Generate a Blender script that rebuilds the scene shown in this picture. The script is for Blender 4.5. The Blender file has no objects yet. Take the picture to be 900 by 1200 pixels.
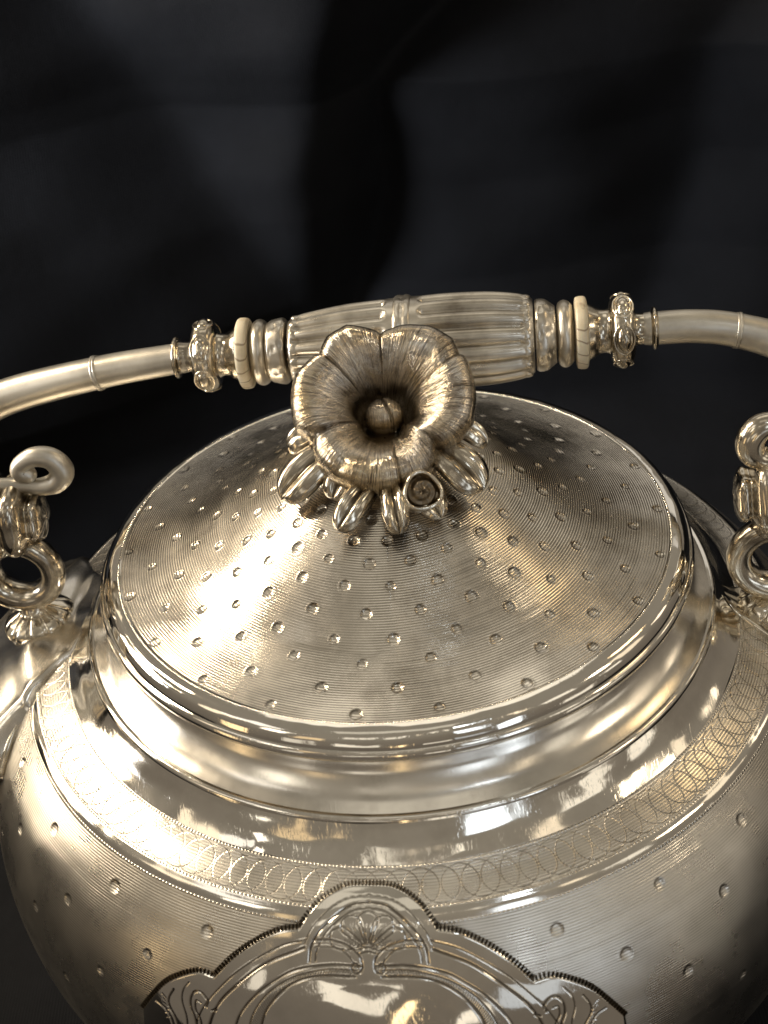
import bpy, math, random
import numpy as np
from mathutils import Vector, Matrix

random.seed(4)
S = 0.01                       # everything below is authored in centimetres
scene = bpy.context.scene
COL = scene.collection
R_ = math.radians

# ------------------------------------------------------------------ camera
cam = bpy.data.cameras.new('camera')
cam_o = bpy.data.objects.new('camera', cam)
COL.objects.link(cam_o)
scene.camera = cam_o
cam.sensor_fit = 'VERTICAL'
cam.sensor_height = 24.0
cam.sensor_width = 18.0
cam.lens = 34.0
cam.clip_start = 0.005
cam.clip_end = 20
_p, _r, _y = 0.618, 0.112, -0.005
fw = Vector((math.sin(_y)*math.cos(_p), math.cos(_y)*math.cos(_p), -math.sin(_p)))
rt = Vector((math.cos(_y), -math.sin(_y), 0))
up = rt.cross(fw)
cx = rt*math.cos(_r) - up*math.sin(_r)
cy = rt*math.sin(_r) + up*math.cos(_r)
cpos = Vector((0, -21.798, 16.366))
M = Matrix((cx, cy, -fw)).transposed().to_4x4()
M.translation = cpos*S
cam_o.matrix_world = M
cam.dof.use_dof = True
cam.dof.focus_distance = 0.262
cam.dof.aperture_fstop = 18.0

# ------------------------------------------------------------------ world and lamps
world = bpy.data.worlds.new('World')
scene.world = world
world.use_nodes = True
nt = world.node_tree
bg = nt.nodes['Background']
tcw = nt.nodes.new('ShaderNodeTexCoord'); spw = nt.nodes.new('ShaderNodeSeparateXYZ')
rw = nt.nodes.new('ShaderNodeValToRGB'); mr = nt.nodes.new('ShaderNodeMapRange')
mr.inputs[1].default_value = -1; mr.inputs[2].default_value = 1
nt.links.new(tcw.outputs['Generated'], spw.inputs[0]); nt.links.new(spw.outputs[2], mr.inputs[0]); nt.links.new(mr.outputs[0], rw.inputs[0])
cr = rw.color_ramp                      # a dim room: dark floor, brown walls, pale warm ceiling
cr.elements[0].position = 0.40; cr.elements[0].color = (0.15, 0.128, 0.104, 1)
cr.elements[1].position = 1.0; cr.elements[1].color = (0.27, 0.245, 0.20, 1)
e_ = cr.elements.new(0.60); e_.color = (0.20, 0.172, 0.138, 1)
e_ = cr.elements.new(0.80); e_.color = (0.265, 0.236, 0.192, 1)
e_ = cr.elements.new(0.92); e_.color = (0.27, 0.24, 0.195, 1)
nt.links.new(rw.outputs[0], bg.inputs['Color'])
bg.inputs['Strength'].default_value = 1.0

def lamp(name, az, el, dist, sx, sy, power, color, target=(0, 0, 0)):
    L = bpy.data.lights.new(name, 'AREA')
    L.shape = 'RECTANGLE'
    L.size = sx*S; L.size_y = sy*S
    L.energy = power
    L.color = color
    o = bpy.data.objects.new(name, L)
    COL.objects.link(o)
    d = Vector((math.cos(R_(az))*math.cos(R_(el)), math.sin(R_(az))*math.cos(R_(el)), math.sin(R_(el))))
    o.location = (Vector(target) + d*dist)*S
    o.rotation_euler = (-d).to_track_quat('-Z', 'Y').to_euler()
    return o

def glow(name, az, el, dist, sx, sy, radiance, color):
    return lamp(name, az, el, dist, sx, sy, radiance*math.pi*sx*sy*1e-4, color)
WARM = (1.0, 0.84, 0.62); PALE = (1.0, 0.93, 0.80); COOL = (0.78, 0.88, 1.0); AMBER = (1.0, 0.72, 0.38)
glow('warm_key_lamp', 152, 41, 60, 6, 17, 75, WARM)
glow('warm_wall_lamp', 166, 18, 60, 18, 28, 17, WARM)
glow('amber_lamp_right', 20, 48, 70, 9, 9, 7, AMBER)
glow('amber_lamp_front', -18, 34, 70, 8, 8, 14, WARM)
glow('cool_window', -70, 24, 90, 15, 26, 2.2, COOL)
glow('cool_spot', -62, 57, 70, 5, 3, 16, COOL)
glow('pale_window', -140, 36, 90, 12, 22, 2.4, PALE)
glow('cloth_fill_light', -158, 48, 130, 30, 30, 1.2, (1.0, 0.95, 0.88))  # unseen fill, added to light the cloth folds
glow('front_low_fill', -108, 6, 90, 20, 14, 0.9, PALE)  # added low lamp, something bright for belly and cartouche to mirror
glow('front_side_fill', -84, -9, 80, 10, 10, 1.1, PALE)  # second low lamp added for reflections in the cartouche
glow('overhead_fill', -95, 80, 110, 50, 26, 0.42, PALE)  # area lamp added overhead to tone the lid
glow('overhead_fill_back', 88, 58, 110, 60, 34, 0.95, PALE)  # added area lamp, brightens the rim and outer lid
glow('pale_back_fill', 82, 31, 120, 110, 26, 0.50, (1.0, 0.97, 0.92))  # unseen area lamp added to brighten the back of the lid
glow('amber_strip', -96, -4, 80, 3.5, 20, 2.6, AMBER)
glow('pale_side_fill', -34, -6, 90, 22, 18, 0.9, PALE)  # added to lift the dark lower right of the body
glow('blue_grey_panel', -72, -4, 80, 18, 16, 0.55, COOL)  # added panel, puts a blue-grey reflection in the cartouche
for az_, el_, sx_, sy_, L_, c_ in ((-110, 46, 5, 16, 0.8, PALE), (-100, 42, 3, 18, 1.1, PALE), (-90, 47, 4, 14, 0.6, WARM), (-79, 50, 3, 14, 1.1, PALE),
        (-50, 42, 7, 20, 1.2, WARM), (-38, 28, 12, 22, 0.9, PALE), (-5, 30, 14, 26, 1.0, WARM), (12, 22, 7, 14, 2.0, WARM), (-165, 34, 12, 24, 1.3, WARM),
        (-125, 22, 9, 20, 0.8, AMBER), (-150, -3, 9, 30, 1.8, AMBER), (-58, 2, 12, 34, 2.2, COOL), (-128, 2, 10, 22, 0.7, PALE), (-20, 8, 14, 12, 1.0, PALE), (35, 30, 8, 20, 0.9, PALE), (130, 30, 10, 20, 1.2, WARM)):
    glow('reflection_lamp', az_, el_, 85, sx_, sy_, L_, c_)  # unseen lamps, mostly added so the polished bands mirror varied patches

spot = bpy.data.lights.new('raking_spot', 'SPOT')          # added spot, rakes across the hanging cloth from the left
spot.energy = 12; spot.spot_size = R_(62); spot.spot_blend = 0.8; spot.shadow_soft_size = 0.07; spot.color = (0.95, 0.97, 1.0)
spot_o = bpy.data.objects.new('raking_spot', spot); COL.objects.link(spot_o)
spot_o.location = Vector((-36, 5, 9))*S
spot_o.rotation_euler = (Vector((2, 21, 1))-Vector((-36, 5, 9))).to_track_quat('-Z', 'Y').to_euler()

scene.view_settings.view_transform = 'Standard'
scene.view_settings.look = 'None'
scene.view_settings.exposure = 0
scene.view_settings.gamma = 1
scene.cycles.max_bounces = 8
scene.cycles.glossy_bounces = 6

# ------------------------------------------------------------------ node helpers / materials
class N:
    def __init__(s, name):
        s.m = bpy.data.materials.new(name); s.m.use_nodes = True
        s.t = s.m.node_tree; s.b = s.t.nodes['Principled BSDF']
    def new(s, t, **k):
        n = s.t.nodes.new(t)
        for a, v in k.items(): setattr(n, a, v)
        return n
    def link(s, a, b): s.t.links.new(a, b)
    def put(s, sock, v):
        if hasattr(v, 'links') or isinstance(v, bpy.types.NodeSocket): s.link(v, sock)
        else: sock.default_value = v
    def math(s, op, a, b=0.0, c=0.0, clamp=False):
        n = s.new('ShaderNodeMath', operation=op, use_clamp=clamp)
        s.put(n.inputs[0], a); s.put(n.inputs[1], b)
        if op in ('MULTIPLY_ADD', 'SMOOTH_MIN', 'COMPARE', 'SMOOTH_MAX'): s.put(n.inputs[2], c)
        return n.outputs[0]
    def noise(s, vec, scale, detail=3, rough=0.5, dist=0.0):
        n = s.new('ShaderNodeTexNoise'); s.link(vec, n.inputs['Vector'])
        n.inputs['Scale'].default_value = scale; n.inputs['Detail'].default_value = detail
        n.inputs['Roughness'].default_value = rough; n.inputs['Distortion'].default_value = dist
        return n.outputs['Fac']
    def ramp(s, f, pts):
        n = s.new('ShaderNodeMapRange'); s.put(n.inputs[0], f)
        n.inputs[1].default_value, n.inputs[2].default_value, n.inputs[3].default_value, n.inputs[4].default_value = pts
        return n.outputs[0]
    def mix(s, f, a, b):
        n = s.new('ShaderNodeMix', data_type='RGBA'); s.put(n.inputs[0], f)
        s.put(n.inputs[6], a); s.put(n.inputs[7], b)
        return n.outputs[2]
    def bump(s, h, dist, strength=1.0, normal=None):
        n = s.new('ShaderNodeBump'); s.link(h, n.inputs['Height'])
        n.inputs['Distance'].default_value = dist; n.inputs['Strength'].default_value = strength
        if normal is not None: s.link(normal, n.inputs['Normal'])
        return n.outputs[0]

SILVER = (0.85, 0.805, 0.725, 1)
DIRT_SHADE = (0.115, 0.09, 0.06, 1)

def silver(name, rough=0.10, base=SILVER, wave=0.00012, wscale=55, tarnish=0.25, dark=DIRT_SHADE,
           grooves=0.0, period=0.05, aniso=0.0, guilloche=None, milled=(), scratch=0.3, rough_var=0.08):
    n = N(name)
    tc = n.new('ShaderNodeTexCoord'); obj = tc.outputs['Object']
    uv = n.new('ShaderNodeUVMap'); sep = n.new('ShaderNodeSeparateXYZ'); n.link(uv.outputs[0], sep.inputs[0])
    u, v = sep.outputs[0], sep.outputs[1]
    col_f = n.ramp(n.noise(obj, 160, 4, 0.6), (0.45, 0.75, 0.0, tarnish))
    blotch = n.ramp(n.noise(obj, 38, 3, 0.6, 0.4), (0.5, 0.72, 0.0, tarnish*0.8))
    dirt_shade = n.math('ADD', col_f, blotch, clamp=True)
    rgh = n.ramp(n.noise(obj, 90, 4, 0.65), (0.3, 0.75, max(rough-rough_var*0.6, 0.02), rough+rough_var))
    at = n.new('ShaderNodeAttribute'); at.attribute_name = 'grime_shade'
    grime_shade = n.math('MULTIPLY', at.outputs['Fac'], 0.97)
    dirt_shade = n.math('ADD', dirt_shade, grime_shade, clamp=True)  # attribute mixes real grime with shade painted in dents and leaves
    nrm = None
    if wave:
        nrm = n.bump(n.noise(obj, wscale*0.4, 2, 0.5, 0.6), wave*2.2, 1.0)
        nrm = n.bump(n.noise(obj, wscale*1.3, 2, 0.4), wave*0.6, 1.0, nrm)
    if scratch:      # fine hairline wear
        mp = n.new('ShaderNodeMapping'); n.link(obj, mp.inputs[0]); mp.inputs['Rotation'].default_value = (0.3, 0.5, 0.9)
        mp.inputs['Scale'].default_value = (2600, 130, 900)
        sc = n.noise(mp.outputs[0], 1.0, 2, 0.6)
        nrm = n.bump(n.ramp(sc, (0.55, 0.8, 0, 1)), 0.000012, scratch, nrm)
    if grooves:
        warp = n.math('MULTIPLY', n.math('SUBTRACT', n.noise(obj, 60, 2), 0.5), period*1.0)
        vv = n.math('ADD', v, warp)
        ph = n.math('MULTIPLY', vv, 2*math.pi/period)
        sn = n.math('MULTIPLY_ADD', n.math('SINE', ph), 0.5, 0.5)
        # every line is cut to its own depth
        cv = n.new('ShaderNodeCombineXYZ'); n.link(n.math('MULTIPLY', vv, 1.0/period), cv.inputs[0]); n.link(n.math('MULTIPLY', u, 9.0), cv.inputs[1])
        dep = n.ramp(n.noise(cv.outputs[0], 0.75, 2, 0.6), (0.3, 0.7, 0.62, 1.0))
        wear = n.ramp(n.noise(obj, 45, 3, 0.6, 0.8), (0.36, 0.58, 0.35, 1.0))
        dep = n.math('MULTIPLY', dep, wear)
        cut = n.math('MULTIPLY', n.math('POWER', sn, 2.0), dep)
        nrm = n.bump(n.math('SUBTRACT', 1.0, cut), 0.00005*grooves, 1.0, nrm)
        dirt_shade = n.math('ADD', dirt_shade, n.math('MULTIPLY', cut, 0.78*min(grooves, 1.0)), clamp=True)
    if guilloche:
        cnt, pitch, v0, rad = guilloche
        s_ = n.math('MULTIPLY', u, float(cnt)); fr = n.math('FRACT', s_)
        dv = n.math('SUBTRACT', v, v0); dv2 = n.math('MULTIPLY', dv, dv)
        tot = None
        for k in (-1, 0, 1, 2):
            dx = n.math('MULTIPLY', n.math('SUBTRACT', fr, float(k)), pitch)
            d = n.math('SQRT', n.math('ADD', n.math('MULTIPLY', dx, dx), dv2))
            line = n.math('SUBTRACT', 1.0, n.math('MULTIPLY', n.math('ABSOLUTE', n.math('SUBTRACT', d, rad)), 1/0.014), clamp=True)
            tot = line if tot is None else n.math('MAXIMUM', tot, line)
        fade = n.ramp(n.noise(obj, 120, 3), (0.3, 0.6, 0.45, 1.0))
        tot = n.math('MULTIPLY', tot, fade)
        nrm = n.bump(n.math('SUBTRACT', 1.0, tot), 0.00004, 1.0, nrm)
        dirt_shade = n.math('ADD', dirt_shade, n.math('MULTIPLY', tot, 0.65), clamp=True)
    for v0 in milled:
        near = n.math('SUBTRACT', 1.0, n.math('MULTIPLY', n.math('ABSOLUTE', n.math('SUBTRACT', v, v0)), 1/0.022), clamp=True)
        teeth = n.math('MULTIPLY_ADD', n.math('SINE', n.math('MULTIPLY', u, 640*2*math.pi)), 0.5, 0.5)
        h = n.math('MULTIPLY', near, teeth)
        nrm = n.bump(h, 0.00011, 1.0, nrm)
        dirt_shade = n.math('ADD', dirt_shade, n.math('MULTIPLY', n.math('SUBTRACT', near, h), 0.22), clamp=True)
    n.link(n.mix(dirt_shade, base, dark), n.b.inputs['Base Color'])
    n.b.inputs['Metallic'].default_value = 1.0
    n.link(rgh, n.b.inputs['Roughness'])
    if aniso:
        n.b.inputs['Anisotropic'].default_value = aniso
        tg = n.new('ShaderNodeTangent', direction_type='UV_MAP'); n.link(tg.outputs[0], n.b.inputs['Tangent'])
    if nrm is not None: n.link(nrm, n.b.inputs['Normal'])
    return n.m

M_FIELD = silver('engine_turned_silver', rough=0.20, base=(0.77, 0.72, 0.635, 1), grooves=1.0, period=0.047, aniso=0.45, wave=0.0002, wscale=40, scratch=0)
M_BELLY = silver('brushed_belly_silver', rough=0.28, base=(0.79, 0.745, 0.665, 1), tarnish=0.12, grooves=0.7, period=0.046, aniso=0.5, wave=0.0002, wscale=35, scratch=0)
M_POL = silver('polished_silver', rough=0.065, wave=0.00045, wscale=60, tarnish=0.14, rough_var=0.10, scratch=0.6)
M_NECK = silver('satin_neck_silver', rough=0.2, wave=0.0003, wscale=40, tarnish=0.2)
M_CAST = silver('cast_silver', rough=0.17, base=(0.74, 0.67, 0.55, 1), tarnish=0.7, wave=0.00007, wscale=150)
M_TUBE = silver('satin_tube_silver', rough=0.38, base=(0.66, 0.62, 0.54, 1), tarnish=0.35, wave=0.0001, wscale=90)
M_GRIP = silver('grip_silver', rough=0.30, base=(0.70, 0.65, 0.56, 1), tarnish=0.5, wave=0.00008, wscale=120)
M_DARK = silver('blackened_shade_silver', rough=0.35, base=(0.22, 0.18, 0.13, 1), tarnish=0.6)  # blackened silver; also stands in for shade between the leaves

def flower_mat():
    n = N('gilt_tarnished_silver')
    tc = n.new('ShaderNodeTexCoord'); obj = tc.outputs['Object']
    uv = n.new('ShaderNodeUVMap'); sep = n.new('ShaderNodeSeparateXYZ'); n.link(uv.outputs[0], sep.inputs[0])
    # fine veins running from throat to lip
    cv = n.new('ShaderNodeCombineXYZ'); n.link(n.math('MULTIPLY', sep.outputs[0], 46.0), cv.inputs[0]); n.link(n.math('MULTIPLY', sep.outputs[1], 1.6), cv.inputs[1])
    vein = n.noise(cv.outputs[0], 1.0, 3, 0.7)
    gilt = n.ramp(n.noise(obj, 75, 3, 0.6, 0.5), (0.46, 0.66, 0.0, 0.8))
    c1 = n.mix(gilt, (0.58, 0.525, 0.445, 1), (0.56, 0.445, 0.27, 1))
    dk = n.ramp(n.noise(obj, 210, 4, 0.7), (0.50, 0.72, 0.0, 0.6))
    at = n.new('ShaderNodeAttribute'); at.attribute_name = 'grime_shade'
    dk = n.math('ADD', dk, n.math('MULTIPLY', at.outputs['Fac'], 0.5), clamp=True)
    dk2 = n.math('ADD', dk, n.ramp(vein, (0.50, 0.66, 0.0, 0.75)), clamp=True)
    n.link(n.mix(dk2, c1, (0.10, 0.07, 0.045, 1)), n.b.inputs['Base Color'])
    n.b.inputs['Metallic'].default_value = 1.0
    n.link(n.ramp(n.noise(obj, 220, 4, 0.6), (0.3, 0.7, 0.13, 0.30)), n.b.inputs['Roughness'])
    b = n.bump(vein, 0.00022, 1.0)
    n.link(b, n.b.inputs['Normal'])
    return n.m
M_FLOWER = flower_mat()

def ivory_mat():
    n = N('aged_ivory')
    tc = n.new('ShaderNodeTexCoord')
    f = n.ramp(n.noise(tc.outputs['Object'], 300, 4, 0.6), (0.4, 0.7, 0, 0.6))
    w_ = n.new('ShaderNodeTexWave', wave_type='BANDS', bands_direction='Z'); n.link(tc.outputs['Object'], w_.inputs[0])
    w_.inputs['Scale'].default_value = 130; w_.inputs['Distortion'].default_value = 6; w_.inputs['Detail'].default_value = 3
    crack = n.ramp(w_.outputs['Fac'], (0.0, 0.07, 0.75, 0.0))
    c0 = n.mix(f, (0.70, 0.62, 0.46, 1), (0.50, 0.40, 0.25, 1))
    n.link(n.mix(crack, c0, (0.16, 0.10, 0.05, 1)), n.b.inputs['Base Color'])
    n.b.inputs['Roughness'].default_value = 0.35
    n.b.inputs['Subsurface Weight'].default_value = 0.15
    n.b.inputs['Subsurface Radius'].default_value = (0.002, 0.001, 0.0005)
    return n.m
M_IVORY = ivory_mat()

def cloth_mat():
    n = N('black_cloth')
    tc = n.new('ShaderNodeTexCoord'); obj = tc.outputs['Object']
    f = n.ramp(n.noise(obj, 22, 5, 0.65), (0.35, 0.7, 0, 1))
    n.link(n.mix(f, (0.0027, 0.0031, 0.0044, 1), (0.0050, 0.0056, 0.0076, 1)), n.b.inputs['Base Color'])
    n.b.inputs['Roughness'].default_value = 0.85
    n.b.inputs['Specular IOR Level'].default_value = 0.15
    wx = n.new('ShaderNodeTexWave', wave_type='BANDS', bands_direction='X'); n.link(obj, wx.inputs[0]); wx.inputs['Scale'].default_value = 420
    wz = n.new('ShaderNodeTexWave', wave_type='BANDS', bands_direction='Z'); n.link(obj, wz.inputs[0]); wz.inputs['Scale'].default_value = 420
    h = n.math('ADD', wx.outputs['Fac'], wz.outputs['Fac'])
    b = n.bump(h, 0.00012, 0.7)
    b = n.bump(n.noise(obj, 45, 4, 0.6), 0.0012, 0.6, b)
    n.link(b, n.b.inputs['Normal'])
    return n.m
M_CLOTH = cloth_mat()

# ------------------------------------------------------------------ mesh helpers
def catmull(pts, step=None, n=None):
    P = np.array(pts, float)
    if len(P) < 3:
        Q = P
        m = n or max(2, int(np.linalg.norm(P[1]-P[0])/step)+1)
        t = np.linspace(0, 1, m)[:, None]; return Q[0]*(1-t)+Q[1]*t
    E = np.vstack([2*P[0]-P[1], P, 2*P[-1]-P[-2]])
    out = []
    for i in range(1, len(E)-2):
        p0, p1, p2, p3 = E[i-1], E[i], E[i+1], E[i+2]
        k = 24; t = np.linspace(0, 1, k, endpoint=False)[:, None]
        out.append(0.5*((2*p1)+(-p0+p2)*t+(2*p0-5*p1+4*p2-p3)*t*t+(-p0+3*p1-3*p2+p3)*t**3))
    out = np.vstack(out+[P[-1:]])
    L = np.r_[0, np.cumsum(np.linalg.norm(np.diff(out, axis=0), axis=1))]
    m = n or max(3, int(L[-1]/step)+1)
    s = np.linspace(0, L[-1], m)
    return np.stack([np.interp(s, L, out[:, k]) for k in range(P.shape[1])], 1)

def link_mesh(name, verts, faces, mat, parent=None, smooth=True, uvs=None, grime_shade=None):
    """verts (n,3) in cm, faces = list of int arrays (k,4) / (k,3)."""
    me = bpy.data.meshes.new(name)
    V = np.asarray(verts, np.float64)*S
    if isinstance(faces, np.ndarray): faces = [faces]
    faces = [np.asarray(f, np.int32) for f in faces if len(f)]
    nl = sum(f.size for f in faces); nf = sum(len(f) for f in faces)
    me.vertices.add(len(V)); me.vertices.foreach_set('co', V.astype(np.float32).ravel())
    me.loops.add(nl); me.polygons.add(nf)
    li = np.concatenate([f.ravel() for f in faces]).astype(np.int32)
    me.loops.foreach_set('vertex_index', li)
    tot = np.concatenate([np.full(len(f), f.shape[1], np.int32) for f in faces])
    st = np.r_[0, np.cumsum(tot)[:-1]].astype(np.int32)
    me.polygons.foreach_set('loop_start', st)
    me.polygons.foreach_set('loop_total', tot)
    me.polygons.foreach_set('use_smooth', np.full(nf, smooth, bool))
    if uvs is not None:
        l = me.uv_layers.new(name='UVMap')
        l.data.foreach_set('uv', np.asarray(uvs, np.float32)[li].ravel())
    if grime_shade is not None:
        at_ = me.attributes.new('grime_shade', 'FLOAT', 'POINT'); at_.data.foreach_set('value', np.asarray(grime_shade, np.float32).ravel())
    me.update(calc_edges=True); me.validate()
    me.materials.append(mat)
    o = bpy.data.objects.new(name, me); COL.objects.link(o)
    if parent is not None: o.parent = parent
    return o

def grid_faces(nr, nc, wrap=False):
    i = np.arange(nr-1)[:, None]; j = np.arange(nc if wrap else nc-1)[None, :]
    a = i*nc+j; b = i*nc+(j+1) % nc; c = (i+1)*nc+(j+1) % nc; d = (i+1)*nc+j
    return np.stack([a, b, c, d], -1).reshape(-1, 4)

class MB:
    """joins several grids into one mesh"""
    def __init__(s): s.v = []; s.f4 = []; s.f3 = []; s.n = 0; s.uv = []
    def add(s, V, F, uv=None):
        V = np.asarray(V, float); F = np.asarray(F)
        s.v.append(V); (s.f4 if F.shape[1] == 4 else s.f3).append(F+s.n); s.n += len(V)
        s.uv.append(np.zeros((len(V), 2)) if uv is None else uv)
    def build(s, name, mat, parent=None, smooth=True):
        fs = []
        if s.f4: fs.append(np.vstack(s.f4))
        if s.f3: fs.append(np.vstack(s.f3))
        return link_mesh(name, np.vstack(s.v), fs, mat, parent, smooth, np.vstack(s.uv))

def frame_from(axis, upish=(0, 0, 1)):
    a = np.array(axis, float); a /= np.linalg.norm(a)
    u = np.array(upish, float); u = u-a*(u@a)
    if np.linalg.norm(u) < 1e-6: u = np.array([0, 1, 0.]); u -= a*(u@a)
    u /= np.linalg.norm(u); w = np.cross(a, u)
    return a, u, w

def revolve(prof, origin, axis, n=48, mod=None, upish=(0, 0, 1), step=0.03):
    """prof: (along, radius) list; returns grid verts, faces"""
    P = catmull(prof, step=step) if step else np.array(prof, float)
    a, u, w = frame_from(axis, upish)
    th = np.linspace(0, 2*np.pi, n, endpoint=False)
    r = P[:, 1][:, None]*np.ones(n)[None]
    if mod is not None: r = r + mod(P[:, 0][:, None], th[None])
    r = np.maximum(r, 0.0005)
    V = np.array(origin)+P[:, 0][:, None, None]*a+r[..., None]*(np.cos(th)[None, :, None]*u+np.sin(th)[None, :, None]*w)
    F = grid_faces(len(P), n, True)[:, ::-1]
    L = np.r_[0, np.cumsum(np.hypot(*np.diff(P, axis=0).T))]
    uv = np.stack([np.tile(th/(2*np.pi), len(P)), np.repeat(L, n)], 1)
    return V.reshape(-1, 3), F, uv

def tube(path, rad, n=20, squash=1.0, upish=(0, 0, 1), step=0.08, caps=True):
    """swept tube; path pts (x,y,z), rad scalar or list"""
    P0 = np.array(path, float)
    rr = np.full(len(P0), rad, float) if np.isscalar(rad) else np.array(rad, float)
    Q = catmull(np.hstack([P0, rr[:, None]]), step=step)
    P, r = Q[:, :3], np.maximum(Q[:, 3], 0.002)
    T = np.gradient(P, axis=0); T /= np.linalg.norm(T, axis=1)[:, None]
    _, u, w = frame_from(T[0], upish)
    U = [u]
    for i in range(1, len(P)):
        u = U[-1]-T[i]*(U[-1]@T[i]); U.append(u/np.linalg.norm(u))
    U = np.array(U); W = np.cross(T, U)
    if caps:
        k = 5; ph = np.linspace(np.pi/2, 0, k, endpoint=False)
        def cap(i, sgn):
            return [P[i]+sgn*T[i]*r[i]*math.sin(a) for a in ph], [r[i]*max(math.cos(a), 0.03) for a in ph]
        p0, r0 = cap(0, -1); p1, r1 = cap(-1, 1)
        P = np.vstack([p0, P, p1[::-1]]); r = np.r_[r0, r, r1[::-1]]
        U = np.vstack([np.repeat(U[:1], k, 0), U, np.repeat(U[-1:], k, 0)]); W = np.vstack([np.repeat(W[:1], k, 0), W, np.repeat(W[-1:], k, 0)])
    th = np.linspace(0, 2*np.pi, n, endpoint=False)
    V = P[:, None]+r[:, None, None]*(np.cos(th)[None, :, None]*U[:, None]*squash+np.sin(th)[None, :, None]*W[:, None])
    F = grid_faces(len(P), n, True)[:, ::-1]
    uv = np.stack([np.tile(th/(2*np.pi), len(P)), np.repeat(np.linspace(0, 1, len(P)), n)], 1)
    return V.reshape(-1, 3), F, uv

def ellipsoid(c, ax, rad, up_=(0, 0, 1), n=18, m=12):
    a, u, w = frame_from(ax, up_)
    ph = np.linspace(0.02, np.pi-0.02, m); th = np.linspace(0, 2*np.pi, n, endpoint=False)
    V = np.array(c)-np.cos(ph)[:, None, None]*a*rad[0]+np.sin(ph)[:, None, None]*(np.cos(th)[None, :, None]*u*rad[1]+np.sin(th)[None, :, None]*w*rad[2])
    return V.reshape(-1, 3), grid_faces(m, n, True)[:, ::-1]

def empty(name, label, cat, loc=(0, 0, 0), group=None):
    o = bpy.data.objects.new(name, None); COL.objects.link(o)
    o.empty_display_size = 0.02
    o.location = Vector(loc)*S
    o['label'] = label; o['category'] = cat
    if group: o['group'] = group
    return o

# theta grid: dense on the side the photograph shows
def theta_grid(fine, coarse=140, a0=-200, a1=20):
    d = np.radians(np.linspace(a0, a1, fine, endpoint=False))
    c = np.radians(np.linspace(a1, a0+360, coarse, endpoint=False))
    return np.r_[d, c]

def lathe_z(name, P, th, mat, parent, disp=None, vscale=1.0):
    """P (n,2) r,z sampled; disp(theta[1,m], arc[n,1], r, z) along the normal."""
    L = np.r_[0, np.cumsum(np.hypot(*np.diff(P, axis=0).T))]
    T = np.gradient(P, axis=0); T /= np.linalg.norm(T, axis=1)[:, None]
    Nn = np.stack([-T[:, 1], T[:, 0]], 1)          # profile runs outward and down -> normal up/outward
    if (Nn[:, 0]*1+Nn[:, 1]).sum() < 0: Nn = -Nn
    n, m = len(P), len(th)
    r = P[:, 0][:, None]*np.ones((1, m)); z = P[:, 1][:, None]*np.ones((1, m))
    gr = None
    if disp is not None:
        d = disp(th[None], L[:, None], P[:, 0][:, None], P[:, 1][:, None])
        if isinstance(d, tuple): d, gr = d; gr = np.concatenate([gr, gr[:, :1]], 1)
        r = r+Nn[:, 0][:, None]*d; z = z+Nn[:, 1][:, None]*d
    V = np.stack([r*np.cos(th), r*np.sin(th), z], -1).reshape(-1, 3)
    # wrap column duplicated for the UV seam
    V = V.reshape(n, m, 3); V = np.concatenate([V, V[:, :1]], 1)
    u = np.r_[th, th[0]+2*np.pi]/(2*np.pi)+1
    uv = np.stack([np.tile(u, n), np.repeat(L, m+1)], 1)
    F = grid_faces(n, m+1)[:, ::-1]
    return link_mesh(name, V.reshape(-1, 3), F, mat, parent, True, uv, gr)

def dent_field(dents, R, depth):
    """dents: list (theta, arc, r) ; dished punch marks with a raised lip"""
    def f(th, arc, r, z):
        out = np.zeros(np.broadcast(th, arc).shape); gr = np.zeros_like(out)
        tt = th[0]; aa = arc[:, 0]
        for (t0, a0, r0) in dents:
            ai = np.where(np.abs(aa-a0) < R*1.9)[0]
            dt = (tt-t0+np.pi) % (2*np.pi)-np.pi
            ti = np.where(np.abs(dt)*r0 < R*1.9)[0]
            if not len(ai) or not len(ti): continue
            jit = random.uniform(0.82, 1.10); dj = random.uniform(.55, 1.1); ta = random.uniform(-1, 1)
            d = np.hypot((aa[ai]-a0)[:, None], dt[ti][None]*r0)/(R*jit)
            lx = (aa[ai]-a0)[:, None]/R
            bowl = dj*np.where(d < 1, -(1-d**4)*(0.75+0.30*np.clip(-lx+ta*dt[ti][None]*r0/R, -1, 1)), 0)
            lip = 0.10*np.exp(-((d-1.15)/0.14)**2)
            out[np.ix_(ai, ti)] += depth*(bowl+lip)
            side = 0.55+0.45*np.clip(-lx/np.maximum(d, .2), -1, 1)  # grime ring weighted to the upper edge, a painted crescent of shade
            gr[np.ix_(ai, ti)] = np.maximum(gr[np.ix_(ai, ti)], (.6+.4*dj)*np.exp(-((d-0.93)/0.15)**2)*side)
        return out, gr
    return f

def wob(th, arc, amp, k=1.0):
    return amp*(np.sin(3*th*k+arc*1.7)+0.7*np.sin(7*th*k-arc*2.3+1)+0.5*np.sin(13*th*k+arc*3.1+2))

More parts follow.
